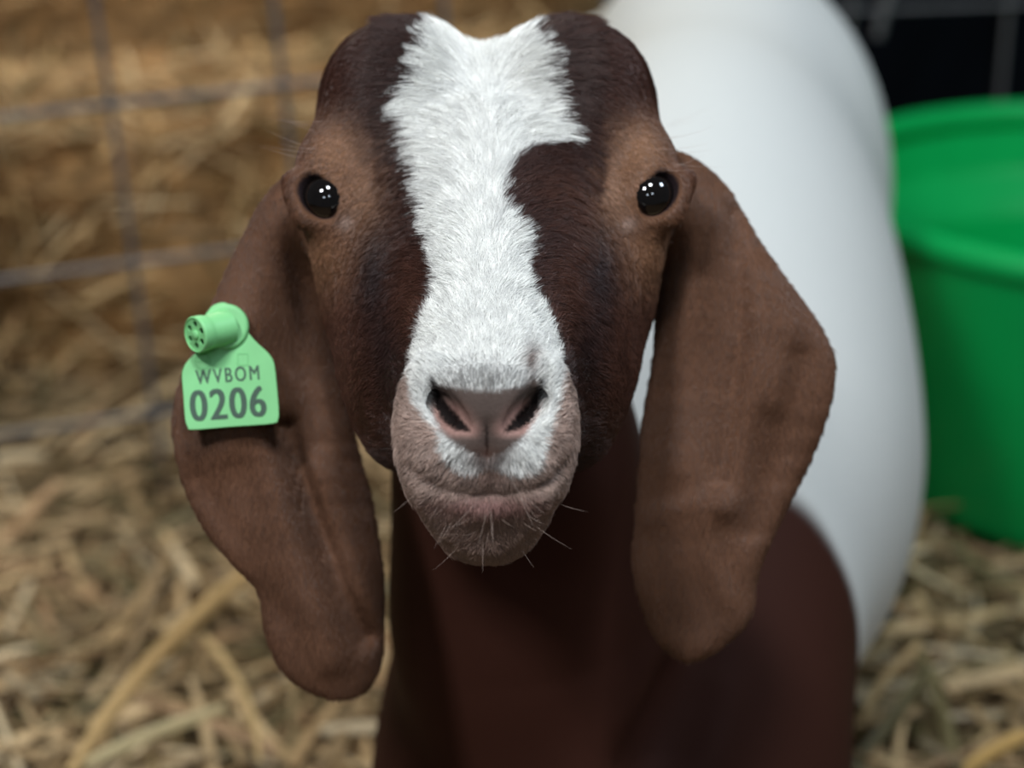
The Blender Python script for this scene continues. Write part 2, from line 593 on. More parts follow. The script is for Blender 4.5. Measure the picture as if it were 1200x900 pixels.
# carved things: eye slits, tear grooves, nostrils, the seam of the nose, the mouth
n_solid = len(PRIMS)
for sx, c, n, a, b in EYES:
    o_ = c + n * 0.0117 + a * 0.001 + np.array((-sx * 0.0012, 0, 0))
    ellipsoid(o_, (0.0100, 0.0066, 0.0105), rot=np.stack([a, b, n]), k=0.003, sub=True, grp='head')
    cone(o_ + a * 0.006, o_ + a * 0.0125 + n * 0.001, 0.0030, 0.0016, k=0.003, sub=True, grp='head')
for sx in (-1, 1):
    q = [(64, 448, 0.0006, 0.0022), (59, 466, 0.0006, 0.0040), (48, 484, 0.0004, 0.0052), (35, 496, 0.0004, 0.0042), (24, 503, 0.0006, 0.0016)]
    pts = [(SP(571 + sx * u, v, z), r) for u, v, z, r in q]
    chain(pts, k=0.003, sub=True, grp='head')
    chain([(p + np.array((sx * 0.003, 0.002, 0.010)), r * 0.9) for p, r in pts[1:4]], k=0.003, sub=True, grp='head')
chain([(SP(571, v, 0.0), 0.0011) for v in (497, 508, 520, 532)], k=0.003, sub=True, grp='head')
mouth = [(479, 546), (492, 558), (510, 570), (540, 579), (571, 581), (604, 579), (634, 569), (650, 556), (660, 542)]
chain([(SP(u, v, 0.0006), 0.0014 - 0.0012 * min(1.0, abs(u - 571) / 78.0)) for u, v in mouth], k=0.005, sub=True, grp='head')
chain([(SP2(818, 770), 0.004), (SP2(806, 820), 0.007), (SP2(785, 870), 0.006), (SP2(755, 905), 0.004)], k=0.03, sub=True, grp='neck')
apply_prims(PRIMS[n_solid:])


def surface_nets(f, ax, ay, az):
    s = f < 0
    c = [s[i:s.shape[0] - 1 + i, j:s.shape[1] - 1 + j, k:s.shape[2] - 1 + k] for i in (0, 1) for j in (0, 1) for k in (0, 1)]
    anyv = c[0] | c[1] | c[2] | c[3] | c[4] | c[5] | c[6] | c[7]
    allv = c[0] & c[1] & c[2] & c[3] & c[4] & c[5] & c[6] & c[7]
    act = anyv & ~allv
    I, J, K = np.nonzero(act)
    idx = np.full(act.shape, -1, dtype=np.int32)
    idx[I, J, K] = np.arange(len(I))
    acc = np.zeros((len(I), 3)); cnt = np.zeros(len(I))
    corners = [(i, j, k) for i in (0, 1) for j in (0, 1) for k in (0, 1)]
    for a in corners:
        for ax_ in range(3):
            if a[ax_] == 1:
                continue
            b = list(a); b[ax_] = 1
            va = f[I + a[0], J + a[1], K + a[2]]; vb = f[I + b[0], J + b[1], K + b[2]]
            m = (va < 0) != (vb < 0)
            t = np.where(m, va / np.where(m, va - vb, 1), 0)
            pa = np.stack([ax[I + a[0]], ay[J + a[1]], az[K + a[2]]], -1)
            pb = np.stack([ax[I + b[0]], ay[J + b[1]], az[K + b[2]]], -1)
            acc += np.where(m[:, None], pa + (pb - pa) * t[:, None], 0); cnt += m
    V = acc / cnt[:, None]
    quads = []
    for axis in range(3):
        a = s[:-1] if axis == 0 else (s[:, :-1] if axis == 1 else s[:, :, :-1])
        b = s[1:] if axis == 0 else (s[:, 1:] if axis == 1 else s[:, :, 1:])
        E = np.argwhere(a != b)
        o1, o2 = [(1, 2), (2, 0), (0, 1)][axis]
        ok = (E[:, o1] > 0) & (E[:, o2] > 0) & (E[:, o1] < idx.shape[o1]) & (E[:, o2] < idx.shape[o2])
        E = E[ok]
        flip = b[E[:, 0], E[:, 1], E[:, 2]]
        q = []
        for (u, v) in ((0, 0), (1, 0), (1, 1), (0, 1)):
            G = E.copy(); G[:, o1] -= 1 - u; G[:, o2] -= 1 - v
            q.append(idx[G[:, 0], G[:, 1], G[:, 2]])
        q = np.stack(q, -1)
        q[flip] = q[flip][:, ::-1]
        quads.append(q)
    Q = np.concatenate(quads)
    return V, Q[(Q >= 0).all(1)]


GV, GQ = surface_nets(field, gx, gy, gd)
# two light passes of smoothing keep the voxel steps out of the coat
for _ in range(2):
    acc = np.zeros_like(GV); cnt = np.zeros(len(GV))
    for a, b in ((0, 1), (1, 2), (2, 3), (3, 0)):
        for i, j in ((a, b), (b, a)):
            np.add.at(acc, GQ[:, i], GV[GQ[:, j]]); np.add.at(cnt, GQ[:, i], 1)
    GV = GV * 0.5 + 0.5 * acc / np.maximum(cnt, 1)[:, None]
# normals
tri_n = np.cross(GV[GQ[:, 2]] - GV[GQ[:, 0]], GV[GQ[:, 3]] - GV[GQ[:, 1]])
GN = np.zeros_like(GV)
for i in range(4):
    np.add.at(GN, GQ[:, i], tri_n)
GN /= np.linalg.norm(GN, axis=1)[:, None] + 1e-12


# --- coat colours, laid on the animal itself
BLAZE = [(505, 24), (490, 36), (480, 58), (472, 84), (457, 127), (466, 165), (474, 191), (480, 220), (486, 242), (494, 281), (503, 312), (505, 342),
         (494, 370), (487, 398), (480, 437), (481, 462), (488, 478), (510, 508), (516, 530), (532, 550), (552, 556), (575, 548), (600, 556), (632, 552), (641, 522),
         (652, 486), (658, 460), (657, 420), (652, 390), (645, 370), (628, 339), (621, 303), (620, 278), (603, 256), (590, 228), (595, 199), (620, 174),
         (650, 166), (664, 155), (668, 127), (659, 95), (657, 60), (642, 42), (622, 20), (571, 5)]
NOSE = [(508, 452), (530, 452), (571, 456), (612, 450), (628, 440), (635, 470), (622, 502), (600, 527), (571, 537), (541, 527), (516, 506), (505, 480)]
BLAZE_S = spline(BLAZE, 3)
NOSE_S = spline(NOSE, 3)


def grp_dist(grps, p):
    r = np.full(len(p), 1.0)
    for q in PRIMS:
        if q.grp in grps and not q.sub:
            inb = ((p > q.lo - 0.05) & (p < q.hi + 0.05)).all(1)
            if inb.any():
                r[inb] = np.minimum(r[inb], q.fn(p[inb, 0], p[inb, 1], p[inb, 2]))
    return r


def wob(p, s, ph=0.0):
    return (np.sin(p[:, 0] * s + ph) + np.sin(p[:, 1] * s * 1.13 + 1.7 + ph) + np.sin(p[:, 2] * s * 0.9 + 4.1 * ph + p[:, 0] * s * 0.5)) / 3


def gauss(px, py, cx, cy, rx, ry):
    return np.exp(-((px - cx) / rx) ** 2 - ((py - cy) / ry) ** 2)


C_WHITE = np.array(lin(240, 240, 235))
C_DARK = np.array(lin(62, 36, 29))
C_BROWN = np.array(lin(88, 55, 42))
C_TAN = np.array(lin(158, 116, 86))
C_BLACK = np.array(lin(40, 30, 32))
C_EAR = np.array(lin(102, 71, 53))
C_MUZ = np.array(lin(200, 174, 160))
C_PINK = np.array(lin(204, 160, 148))
C_NECK = np.array(lin(62, 35, 27))  # brown deepened with the shade that falls below the head
C_BODY = np.array(lin(214, 216, 211))
C_NOSE = np.array(lin(104, 89, 82))
C_NOSTRIL = np.array(lin(30, 21, 19))
C_LIP = np.array(lin(150, 108, 102))
NOSTRIL = [(64, 446, 2.0), (60, 461, 4.0), (55, 474, 6.5), (46, 487, 9.0), (35, 497, 7.5), (22, 504, 2.0)]


def mixc(a, b, f):
    return a + (b - a) * np.clip(f, 0, 1)[:, None]


def coat_color(p):
    n = len(p)
    px = p[:, 0] * F_PX / p[:, 2] + 600
    py = 450 - p[:, 1] * F_PX / p[:, 2]
    dh = grp_dist(('head',), p); de = grp_dist(('ear',), p); dn = grp_dist(('neck', 'leg'), p); dt = grp_dist(('trunk', 'legw'), p)
    reg = np.argmin(np.stack([dh, de, dn, dt]), 0)
    out = np.repeat(C_BODY[None], n, 0)
    u, t, v = head_local(p[:, 0], p[:, 1], p[:, 2])
    # head
    c = np.repeat(C_BROWN[None], n, 0)
    c = mixc(c, C_DARK[None], 0.75 * smoothstep(240, 120, py))
    sd = np.full(n, 200.0)
    h = reg == 0
    sd[h] = poly_sdf(px[h], py[h], BLAZE_S)
    c = mixc(c, C_DARK[None], np.exp(-(np.maximum(sd, 0) / 45) ** 2))
    for sx, ex, ey in ((-1, 377, 232), (1, 766, 229)):
        c = mixc(c, C_TAN[None], 0.85 * gauss(px, py, ex - sx * 14, ey - 54, 34, 36))
        c = mixc(c, C_TAN[None], 0.75 * gauss(px, py, ex - sx * 46, ey + 5, 26, 46))
        c = mixc(c, C_TAN[None], 0.75 * gauss(px, py, ex + sx * 4, ey + 70, 42, 45))
        c = mixc(c, C_TAN[None], 0.6 * gauss(px, py, ex, ey - 5, 40, 32))
        c = mixc(c, C_BLACK[None], 0.85 * gauss(px, py, ex - sx * 62, ey + 95, 22, 62))
        c = mixc(c, C_BLACK[None], 0.8 * gauss(px, py, ex - sx * 85, ey + 175, 24, 60))
        c = mixc(c, C_BROWN[None] * 1.25, 0.6 * gauss(px, py, ex - sx * 105, ey + 130, 24, 60))
    mz = smoothstep(0.098, 0.135, t) * (v > -0.2)
    c = mixc(c, C_MUZ[None], 0.9 * mz)
    c = mixc(c, C_BROWN[None], 0.55 * mz * gauss(px, py, 571, 560, 40, 16))
    c = mixc(c, C_BROWN[None] * 1.15, 0.45 * mz * smoothstep(574, 592, py))
    c = mixc(c, C_LIP[None], 0.85 * gauss(px, py, 571, 594, 58, 11) * (p[:, 2] < 0.73))
    front = v > -0.075
    c = mixc(c, C_WHITE[None], smoothstep(3, -3, sd) * front)
    spk = gauss(px, py, 571, 540, 22, 18) * front
    c = mixc(c, C_BROWN[None], 0.75 * spk)
    c = mixc(c, C_BROWN[None] * 1.2, 0.85 * gauss(px, py, 622, 424, 9, 17) * front)
    ns = np.full(n, 200.0); ns[h] = poly_sdf(px[h], py[h], NOSE_S)
    nose = smoothstep(4, -5, ns) * front
    nc = np.repeat(C_NOSE[None], n, 0)
    # dark nostril lining and the seam below the nose, pit shade painted in
    nd = np.full(n, 99.0)
    for (u0, v0, r0), (u1, v1, r1) in zip(NOSTRIL[:-1], NOSTRIL[1:]):
        ax_, ay_ = np.abs(px - 571) - u0, py - v0
        tt_ = np.clip((ax_ * (u1 - u0) + ay_ * (v1 - v0)) / ((u1 - u0) ** 2 + (v1 - v0) ** 2), 0, 1)
        nd = np.minimum(nd, np.hypot(ax_ - tt_ * (u1 - u0), ay_ - tt_ * (v1 - v0)) - (r0 + (r1 - r0) * tt_))
    nc = mixc(nc, C_PINK[None], 0.95 * np.exp(-(np.maximum(nd, 0) / 11) ** 2) * smoothstep(462, 482, py) * smoothstep(518, 506, py))
    c = mixc(c, nc, nose)
    c = mixc(c, C_NOSTRIL[None], smoothstep(2.5, -1.5, nd) * front)
    c = mixc(c, C_NOSTRIL[None], 0.9 * smoothstep(2.6, 0.8, np.abs(px - 571)) * smoothstep(494, 502, py) * smoothstep(540, 532, py) * front)
    c = mixc(c, C_BROWN[None], 0.6 * gauss(px, py, 571, 535, 22, 12) * front)
    # dark rims of the eyelids
    for sx, ec, en, ea, eb in EYES:
        q = p - (ec + en * 0.0117 + ea * 0.001 + np.array((-sx * 0.0012, 0, 0)))
        r = np.sqrt((q @ ea / 0.0100) ** 2 + (q @ eb / 0.0066) ** 2 + (q @ en / 0.0105) ** 2)
        c = mixc(c, C_BLACK[None], smoothstep(1.16, 1.05, r))
        c = mixc(c, C_MUZ[None], 0.55 * gauss(px, py, 571 + sx * 167, 263, 9, 8))
    out[h] = c[h]
    e = reg == 1
    ce = np.repeat(C_EAR[None], n, 0) * (1 + 0.10 * wob(p, 140) + 0.08 * wob(p, 310, 2))[:, None]
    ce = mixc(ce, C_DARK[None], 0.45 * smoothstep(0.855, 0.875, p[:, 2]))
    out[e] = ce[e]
    nk = reg == 2
    cn = np.repeat(C_NECK[None], n, 0) * (1 + 0.12 * wob(p, 40))[:, None]
    out[nk] = cn[nk]
    # the brown cape ends in a line just behind the shoulder
    edge = p[:, 2] - 1.078 + 0.34 * (p[:, 1] + 0.14) + 0.006 * wob(p, 60)
    out = mixc(out, cn, ((reg == 3) | (reg == 2)) * smoothstep(0.006, -0.006, edge))
    out = mixc(out, np.repeat(C_BODY[None], n, 0), (reg == 2) * ((px > 880) | (py < 560)) * smoothstep(-0.006, 0.006, edge))
    w = reg == 3
    return out, reg, px, py


GC, GREG, GPX, GPY = coat_color(GV)

M_coat = material('goat_coat', C_BROWN, 0.7, attr='coat', noise=(900, 0.10), bump=(0.25, 0.0008), spec=0.1)
SKIN = np.where((GREG == 0)[:, None], GC * 0.62, GC)  # face darkened under the fur, as shade in the gaps between hairs
goat = from_arrays('goat', goat_world(GV), GQ, M_coat, colors=SKIN)
tag(goat, 'brown-headed white-bodied goat with long hanging ears facing the lens', 'goat')

# eyes
M_eye = material('eye_dark', lin(10, 7, 6), 0.06, noise=(300, 0.4), coat=1.0)
for sx, c, n, a, b in EYES:
    bm = bmesh.new()
    bmesh.ops.create_uvsphere(bm, u_segments=40, v_segments=24, radius=0.0117)
    for vv in bm.verts:
        vv.co += Vector(goat_world(c))
    o = from_bm('eye', bm, M_eye, goat)


# --- the fur: single hairs combed over face and ears
def make_hairs(name, roots, dirs, norms, length, lift, color, radius, mat, parent, steps=4, clump=None):
    n = len(roots)
    tt = np.linspace(0, 1, steps)
    pts = np.zeros((n, steps, 3))
    for i, t in enumerate(tt):
        pts[:, i] = roots + (length * t)[:, None] * dirs + (length * lift * t * (1.0 - 0.45 * t))[:, None] * norms
    if clump is not None:
        key, amount = clump
        _, inv = np.unique(key, return_inverse=True)
        m = inv.max() + 1
        cnt = np.bincount(inv, minlength=m)[:, None]
        for i, t in enumerate(tt[1:], 1):
            mean = np.stack([np.bincount(inv, pts[:, i, a], m) for a in range(3)], -1) / cnt
            f = (amount * t * t)[:, None]
            pts[:, i] += (mean[inv] - pts[:, i]) * f
    cd = bpy.data.hair_curves.new(name)
    cd.add_curves([steps] * n)
    cd.attributes['position'].data.foreach_set('vector', goat_world(pts.reshape(-1, 3)).astype(np.float32).ravel())
    ra = cd.attributes.new('radius', 'FLOAT', 'POINT')
    rr = radius[:, None] * np.array([1.0, 0.9, 0.65, 0.18] if steps == 4 else np.linspace(1, 0.2, steps))
    ra.data.foreach_set('value', rr.astype(np.float32).ravel())
    ca = cd.attributes.new('coat', 'FLOAT_COLOR', 'CURVE')
    c4 = np.ones((n, 4), np.float32); c4[:, :3] = color
    ca.data.foreach_set('color', c4.ravel())
    cd.materials.append(mat)
    o = link(name, cd, parent)
    o['kind'] = 'stuff'
    return o


def scatter(mask_fn, density_fn):
    """random roots on the skin: mask per face corner region, density in hairs per square metre"""
    a, b, c, d = (GV[GQ[:, i]] for i in range(4))
    area = 0.5 * np.linalg.norm(np.cross(c - a, d - b), axis=1)
    fc = (a + b + c + d) / 4
    keep = mask_fn(GREG[GQ[:, 0]], fc)
    ids = np.nonzero(keep)[0]
    w = area[ids] * density_fn(ids, fc[ids])
    n = RNG.poisson(w)
    q = np.repeat(ids, n)
    u, v = RNG.random(len(q))[:, None], RNG.random(len(q))[:, None]
    lerp = lambda A: (A[GQ[q, 0]] * (1 - u) + A[GQ[q, 1]] * u) * (1 - v) + (A[GQ[q, 3]] * (1 - u) + A[GQ[q, 2]] * u) * v
    nn = lerp(GN); nn /= np.linalg.norm(nn, axis=1)[:, None]
    return lerp(GV), nn


M_hair = material('coat_hair', C_BROWN, 0.40, attr='coat', spec=0.45)


def tangent(v, n):
    v = v - n * (v * n).sum(1)[:, None]
    return v / (np.linalg.norm(v, axis=1)[:, None] + 1e-9)


# face
facing = GN[GQ[:, 0], 2]
R0, N0 = scatter(lambda reg, fc: (reg == 0) & (fc[:, 2] < 0.93),
                 lambda ids, fc: np.where(facing[ids] < 0.25, 2.6e6, 0.7e6) * np.where(head_local(fc[:, 0], fc[:, 1], fc[:, 2])[1] > 0.09, 1.5, 1.0))
C0, _, PX, PY = coat_color(R0 + RNG.normal(0, 0.0006, R0.shape))
_, T0, V0 = head_local(R0[:, 0], R0[:, 1], R0[:, 2])
ok = poly_sdf(PX, PY, NOSE_S) > -2 + RNG.normal(0, 3, len(PX))
ok |= V0 < -0.075
for sx, ec, en, ea, eb in EYES:
    q = R0 - (ec + en * 0.0117 + ea * 0.001 + np.array((-sx * 0.0012, 0, 0)))
    ok &= np.sqrt((q @ ea / 0.0100) ** 2 + (q @ eb / 0.0066) ** 2 + (q @ en / 0.0105) ** 2) > 1.22
R0, N0, C0, PX, PY, T0, V0 = (A[ok] for A in (R0, N0, C0, PX, PY, T0, V0))
dx = (PX - 571) / 100.0
adx = np.abs(dx)
top = np.interp(adx, [0, 0.15, 0.4, 1.0, 2.0], [0, 45, 88, 104, 115])
mid = np.interp(adx, [0, 0.2, 0.5, 0.8, 1.2, 2.0], [0, 22, 55, 90, 128, 150])
low = np.interp(adx, [0, 0.3, 0.8, 1.2, 2.0], [0, 18, 60, 110, 150])
ang = np.where(PY < 200, top + (mid - top) * smoothstep(90, 200, PY), mid + (low - mid) * smoothstep(230, 400, PY))
mzl = smoothstep(0.10, 0.135, T0) * smoothstep(470, 535, PY)
mza = np.interp(adx, [0, 0.4, 1.2], [175, 150, 120])
ang = ang + (mza - ang) * mzl
ang = ang + 14 * wob(R0, 260, 1.0) + RNG.normal(0, 9, len(ang))
ang = np.radians(ang) * np.where(dx < 0, -1, 1)
back = smoothstep(110, 30, PY)
D0 = np.stack([np.sin(ang), np.cos(ang), 0.6 * back * (0.3 + RNG.random(len(ang)))], -1)
D0 = tangent(D0, N0)
L0 = np.interp(PY, [20, 110, 200, 300, 420, 470, 600], [0.0115, 0.0115, 0.0090, 0.0062, 0.0042, 0.0034, 0.0032])
L0 = np.where(adx > 1.15, np.minimum(L0, np.interp(adx, [1.2, 1.7], [0.0050, 0.0026])), L0)
L0 = L0 * (0.7 + 0.5 * RNG.random(len(L0)))
lift0 = np.interp(PY, [60, 200, 330, 430, 600], [0.25, 0.22, 0.35, 0.55, 0.45]) * (0.6 + 0.8 * RNG.random(len(L0)))
key = (np.floor((PX + 3 * np.sin(PY * 0.21)) / 8).astype(np.int64) * 1000 + np.floor((PY + 3 * np.sin(PX * 0.17)) / 8).astype(np.int64)) * 100 + np.floor(R0[:, 2] / 0.012).astype(np.int64)
_, cell = np.unique(key, return_inverse=True)
cr = RNG.random((cell.max() + 1, 3))
reach = np.where(PY < 330, 0.38 + 0.60 * cr[cell, 0], 0.2 + 0.4 * cr[cell, 0])      # tufts of one coat run out over the other
arc = (PX > 575) & (PX < 690) & (PY > 140) & (PY < 300)
reach = np.where(arc, reach * 1.3 - 0.55, reach)
L0 = np.where(arc, L0 * 1.35, L0)
L0 = L0 * (0.82 + 0.36 * cr[cell, 1]) * smoothstep(0.93, 0.87, R0[:, 2])
C0, _, _, _ = coat_color(R0 + D0 * (L0 * reach)[:, None] + RNG.normal(0, 0.0003, R0.shape))
pep = np.maximum(gauss(PX, PY, 571, 448, 70, 20) * 0.8, smoothstep(505, 545, PY) * smoothstep(572, 556, PY) * 0.30) > RNG.random(len(PX))
C0[pep] = C0[pep] * 0.35 + C_NOSE * 0.25
lo = np.where(C0.mean(1) > 0.4, 0.84, 0.66)
C0 = C0 * ((lo + (1.22 - lo) * RNG.random(len(L0)) ** 1.4) * (0.86 + 0.28 * cr[cell, 2]))[:, None]
lift0 = lift0 * (0.75 + 0.5 * cr[cell, 2])
keep = L0 > 0.0006
R0, D0, N0, L0, lift0, C0, key, PY = (A[keep] for A in (R0, D0, N0, L0, lift0, C0, key, PY))
face_fur = make_hairs('face_fur', R0, D0, N0, L0, lift0, C0, RNG.uniform(0.00006, 0.00012, len(L0)), M_hair, goat,
                      clump=(key, np.interp(PY, [200, 330, 430], [0.65, 0.55, 0.45]) * smoothstep(0.25, 0.65, -N0[:, 2])))

# ears
R1, N1 = scatter(lambda reg, fc: (reg == 1), lambda ids, fc: np.where(facing[ids] < 0.2, 1.6e6, 0.4e6))
C1, _, PX1, PY1 = coat_color(R1)
D1 = np.stack([0.25 * wob(R1, 90, 2.0) + RNG.normal(0, 0.16, len(R1)), -np.ones(len(R1)), RNG.normal(0, 0.1, len(R1))], -1)
D1 = tangent(D1, N1)
L1 = 0.0026 * (0.6 + 0.8 * RNG.random(len(R1)))
C1 = C1 * (0.7 + 0.6 * RNG.random(len(L1)))[:, None]
ear_fur = make_hairs('ear_fur', R1, D1, N1, L1, 0.22 * np.ones(len(L1)), C1, np.full(len(L1), 0.00009), M_hair, goat, steps=3)

# whiskers of lips, chin, brows
W, WD, WL = [], [], []
for _ in range(34):
    px = RNG.uniform(478, 664); py = RNG.uniform(560, 645)
    if skin_depth(px, py) > 0.75:
        continue
    W.append(SP(px, py)); WD.append(((px - 571) / 70 + RNG.normal(0, .2), -0.5 + RNG.normal(0, .3), -0.5)); WL.append(RNG.uniform(.006, .016))
for sx in (-1, 1):
    for _ in range(9):
        px = 571 + sx * RNG.uniform(190, 222); py = RNG.uniform(140, 200)
        W.append(SP(px, py)); WD.append((sx * 1.0, 0.35 + RNG.normal(0, .25), -0.2)); WL.append(RNG.uniform(.012, .022))
W = np.array(W); WD = np.array(WD); WD /= np.linalg.norm(WD, axis=1)[:, None]
sag = np.tile(np.array((0.0, -1.0, 0.0)), (len(W), 1))
make_hairs('whisker', W, WD, sag, np.array(WL), np.full(len(W), 0.25), np.tile(C_MUZ * 0.8, (len(W), 1)), np.full(len(W), 0.00005), M_hair, goat)
print('HAIRS', len(R0), len(R1))


# ------------------------------------------------------------------ wire panel across the back of the pen
def tube_mesh(name, pts, r, mat, sides=8):
    pts = [np.array(p, float) for p in pts]
    V, Q = [], []
    for i, p in enumerate(pts):
        t = pts[min(i + 1, len(pts) - 1)] - pts[max(i - 1, 0)]
        t /= np.linalg.norm(t)
        u = np.cross(t, (0.31, 0.72, 0.62)); u /= np.linalg.norm(u); w = np.cross(t, u)
        for k in range(sides):
            a = 2 * math.pi * k / sides
            V.append(p + r * (math.cos(a) * u + math.sin(a) * w))
    for i in range(len(pts) - 1):
        for k in range(sides):
            Q.append((i * sides + k, i * sides + (k + 1) % sides, (i + 1) * sides + (k + 1) % sides, (i + 1) * sides + k))
    return np.array(V), np.array(Q)


FA = np.array((-0.346, 1.70, 0.0))           # foot of the wire seen at the left of the picture
FANG = math.radians(15.0)
FD = np.array((math.cos(FANG), math.sin(FANG), 0.0))
panel = empty('wire_panel', FA, FANG)
panel.rotation_euler = (0, -math.radians(3.6), FANG)
tag(panel, 'grey welded wire panel with square mesh behind the goat', 'fence')
STEP = 0.160
V, Q = tube_mesh('wire', [(0, 0, 0.0), (0.002, 0.003, 0.3), (0.0, 0, 0.6), (-0.002, -0.002, 0.86)], 0.0034, M_wire)
first = None
for i in range(-5, 5):
    if first is None:
        o = from_arrays('wire', V, Q, M_wire, panel); first = o.data
    else:
        o = link('wire', first, panel)
    o.location = (i * STEP, 0, 0)
V, Q = tube_mesh('wire', [(-5 * STEP - 0.02, 0, 0), (-0.4, 0.003, 0.004), (0.2, -0.002, 0.0), (0.45, 0.002, 0.002), (4 * STEP + 0.02, 0, 0)], 0.0032, M_wire)
first = None
for z in (0.085, 0.240, 0.393, 0.548, 0.70, 0.85):
    if first is None:
        o = from_arrays('wire', V, Q, M_wire, panel); first = o.data
    else:
        o = link('wire', first, panel)
    o.location = (0, -0.0062, z)
# the next panel stands farther back, behind the tub
panel2 = empty('wire_panel', (0.36, 2.16, 0.0), math.radians(8))
tag(panel2, 'dim wire panel before the dark void behind the green tub', 'fence')
V, Q = tube_mesh('wire', [(0, 0, 0.0), (0.002, 0.003, 0.3), (0.0, 0, 0.6), (-0.002, -0.002, 0.86)], 0.0034, M_wire)
first = None
for i in range(7):
    if first is None:
        o = from_arrays('wire', V, Q, M_wire, panel2); first = o.data
    else:
        o = link('wire', first, panel2)
    o.location = (0.03 + i * 0.19, 0, 0)
V, Q = tube_mesh('wire', [(0, 0, 0), (0.4, 0.003, 0.004), (0.8, -0.002, 0.0), (1.2, 0, 0)], 0.0032, M_wire)
first = None
for z in (0.08, 0.235, 0.39, 0.545, 0.70, 0.84):
    if first is None:
        o = from_arrays('wire', V, Q, M_wire, panel2); first = o.data
    else:
        o = link('wire', first, panel2)
    o.location = (0, -0.0062, z)
V, Q = tube_mesh('tie_wire', [(0.06, -0.012, 0.36), (0.075, -0.012, 0.43), (0.115, -0.012, 0.50), (0.15, -0.012, 0.56)], 0.006, M_wire)
from_arrays('tie_wire', V, Q, M_wire, panel2)


# ------------------------------------------------------------------ straw
STRAW_TONES = np.array([lin(204, 176, 132), lin(190, 162, 118), lin(172, 144, 104), lin(152, 127, 90), lin(130, 112, 78), lin(206, 186, 150), lin(110, 100, 68), lin(168, 135, 98)])


def stalks(n, pos, yaw, pitch, length, width, rng, tones=None, bend=0.07):
    """n flattened, slightly bent stems as one vertex and face list with tints"""
    seg = 6
    t = np.linspace(-0.5, 0.5, seg)
    d = np.stack([np.cos(yaw) * np.cos(pitch), np.sin(yaw) * np.cos(pitch), np.sin(pitch)], -1)
    side = np.stack([-np.sin(yaw), np.cos(yaw), np.zeros(n)], -1)
    roll = rng.normal(0, 0.5, n)
    up = np.cross(d, side)
    s2 = side * np.cos(roll)[:, None] + up * np.sin(roll)[:, None]
    u2 = np.cross(d, s2)
    b1 = rng.normal(0, bend, n) * length; b2 = rng.normal(0, bend * 0.5, n) * length
    V = np.zeros((n, seg, 4, 3))
    for i, tt in enumerate(t):
        c = pos + d * (length * tt)[:, None] + side * (b1 * (tt * tt * 4 - 0.5))[:, None] + up * (b2 * (tt * tt * 4 - 0.5))[:, None]
        taper = 1.0 - 0.35 * (abs(tt) > 0.4)
        for k, (a, b) in enumerate(((1, 0), (0, 0.32), (-1, 0), (0, -0.32))):
            V[:, i, k] = c + s2 * (a * width * 0.5 * taper)[:, None] + u2 * (b * width * 0.5 * taper)[:, None]
    F = []
    for i in range(seg - 1):
        for k in range(4):
            F.append((i * 4 + k, i * 4 + (k + 1) % 4, (i + 1) * 4 + (k + 1) % 4, (i + 1) * 4 + k))
    F += [(0, 1, 2, 3), ((seg - 1) * 4 + 3, (seg - 1) * 4 + 2, (seg - 1) * 4 + 1, (seg - 1) * 4)]
    F = np.array(F)
    Q = (F[None] + (np.arange(n) * seg * 4)[:, None, None]).reshape(-1, 4)
    T = STRAW_TONES if tones is None else tones
    col = T[rng.integers(0, len(T), n)] * (0.7 + 0.6 * rng.random(n))[:, None]
    return V.reshape(-1, 3), Q, np.repeat(col, seg * 4, 0)


rs = np.random.default_rng(5)
N = 22000
sx_ = rs.uniform(-1.6, 1.9, N); sy_ = rs.uniform(0.45, 3.0, N)
hump = 0.5 + 0.5 * np.sin(sx_ * 9 + 1.1 * np.sin(sy_ * 7)) * np.sin(sy_ * 8 + 1.3 * np.sin(sx_ * 6))
sz_ = rs.random(N) ** 1.5 * (0.018 + 0.05 * hump) + 0.004
td = np.hypot(sx_ - 0.615, sy_ - 1.79)
sz_ = np.where(td < 0.42, sz_ * smoothstep(0.26, 0.46, td) * 0.6 + 0.003, sz_)
out_ = (td > 0.275) & ~((sx_ > 0.30) & (sy_ > 2.30))
sx_, sy_, sz_ = sx_[out_], sy_[out_], sz_[out_]
N = len(sx_)
ln = rs.gamma(4.0, 0.030, N).clip(0.03, 0.30)
V, Q, C = stalks(N, np.stack([sx_, sy_, sz_], -1), rs.uniform(0, math.tau, N), rs.normal(0, 0.16, N), ln, rs.uniform(0.003, 0.011, N), rs)
V[:, 2] = np.maximum(V[:, 2], -0.004)
o = from_arrays('straw_bedding', V, Q, M_straw, smooth=False, colors=C)
o['kind'] = 'stuff'
o['label'] = 'loose golden straw bedding strewn over the pen floor'
o['category'] = 'straw'


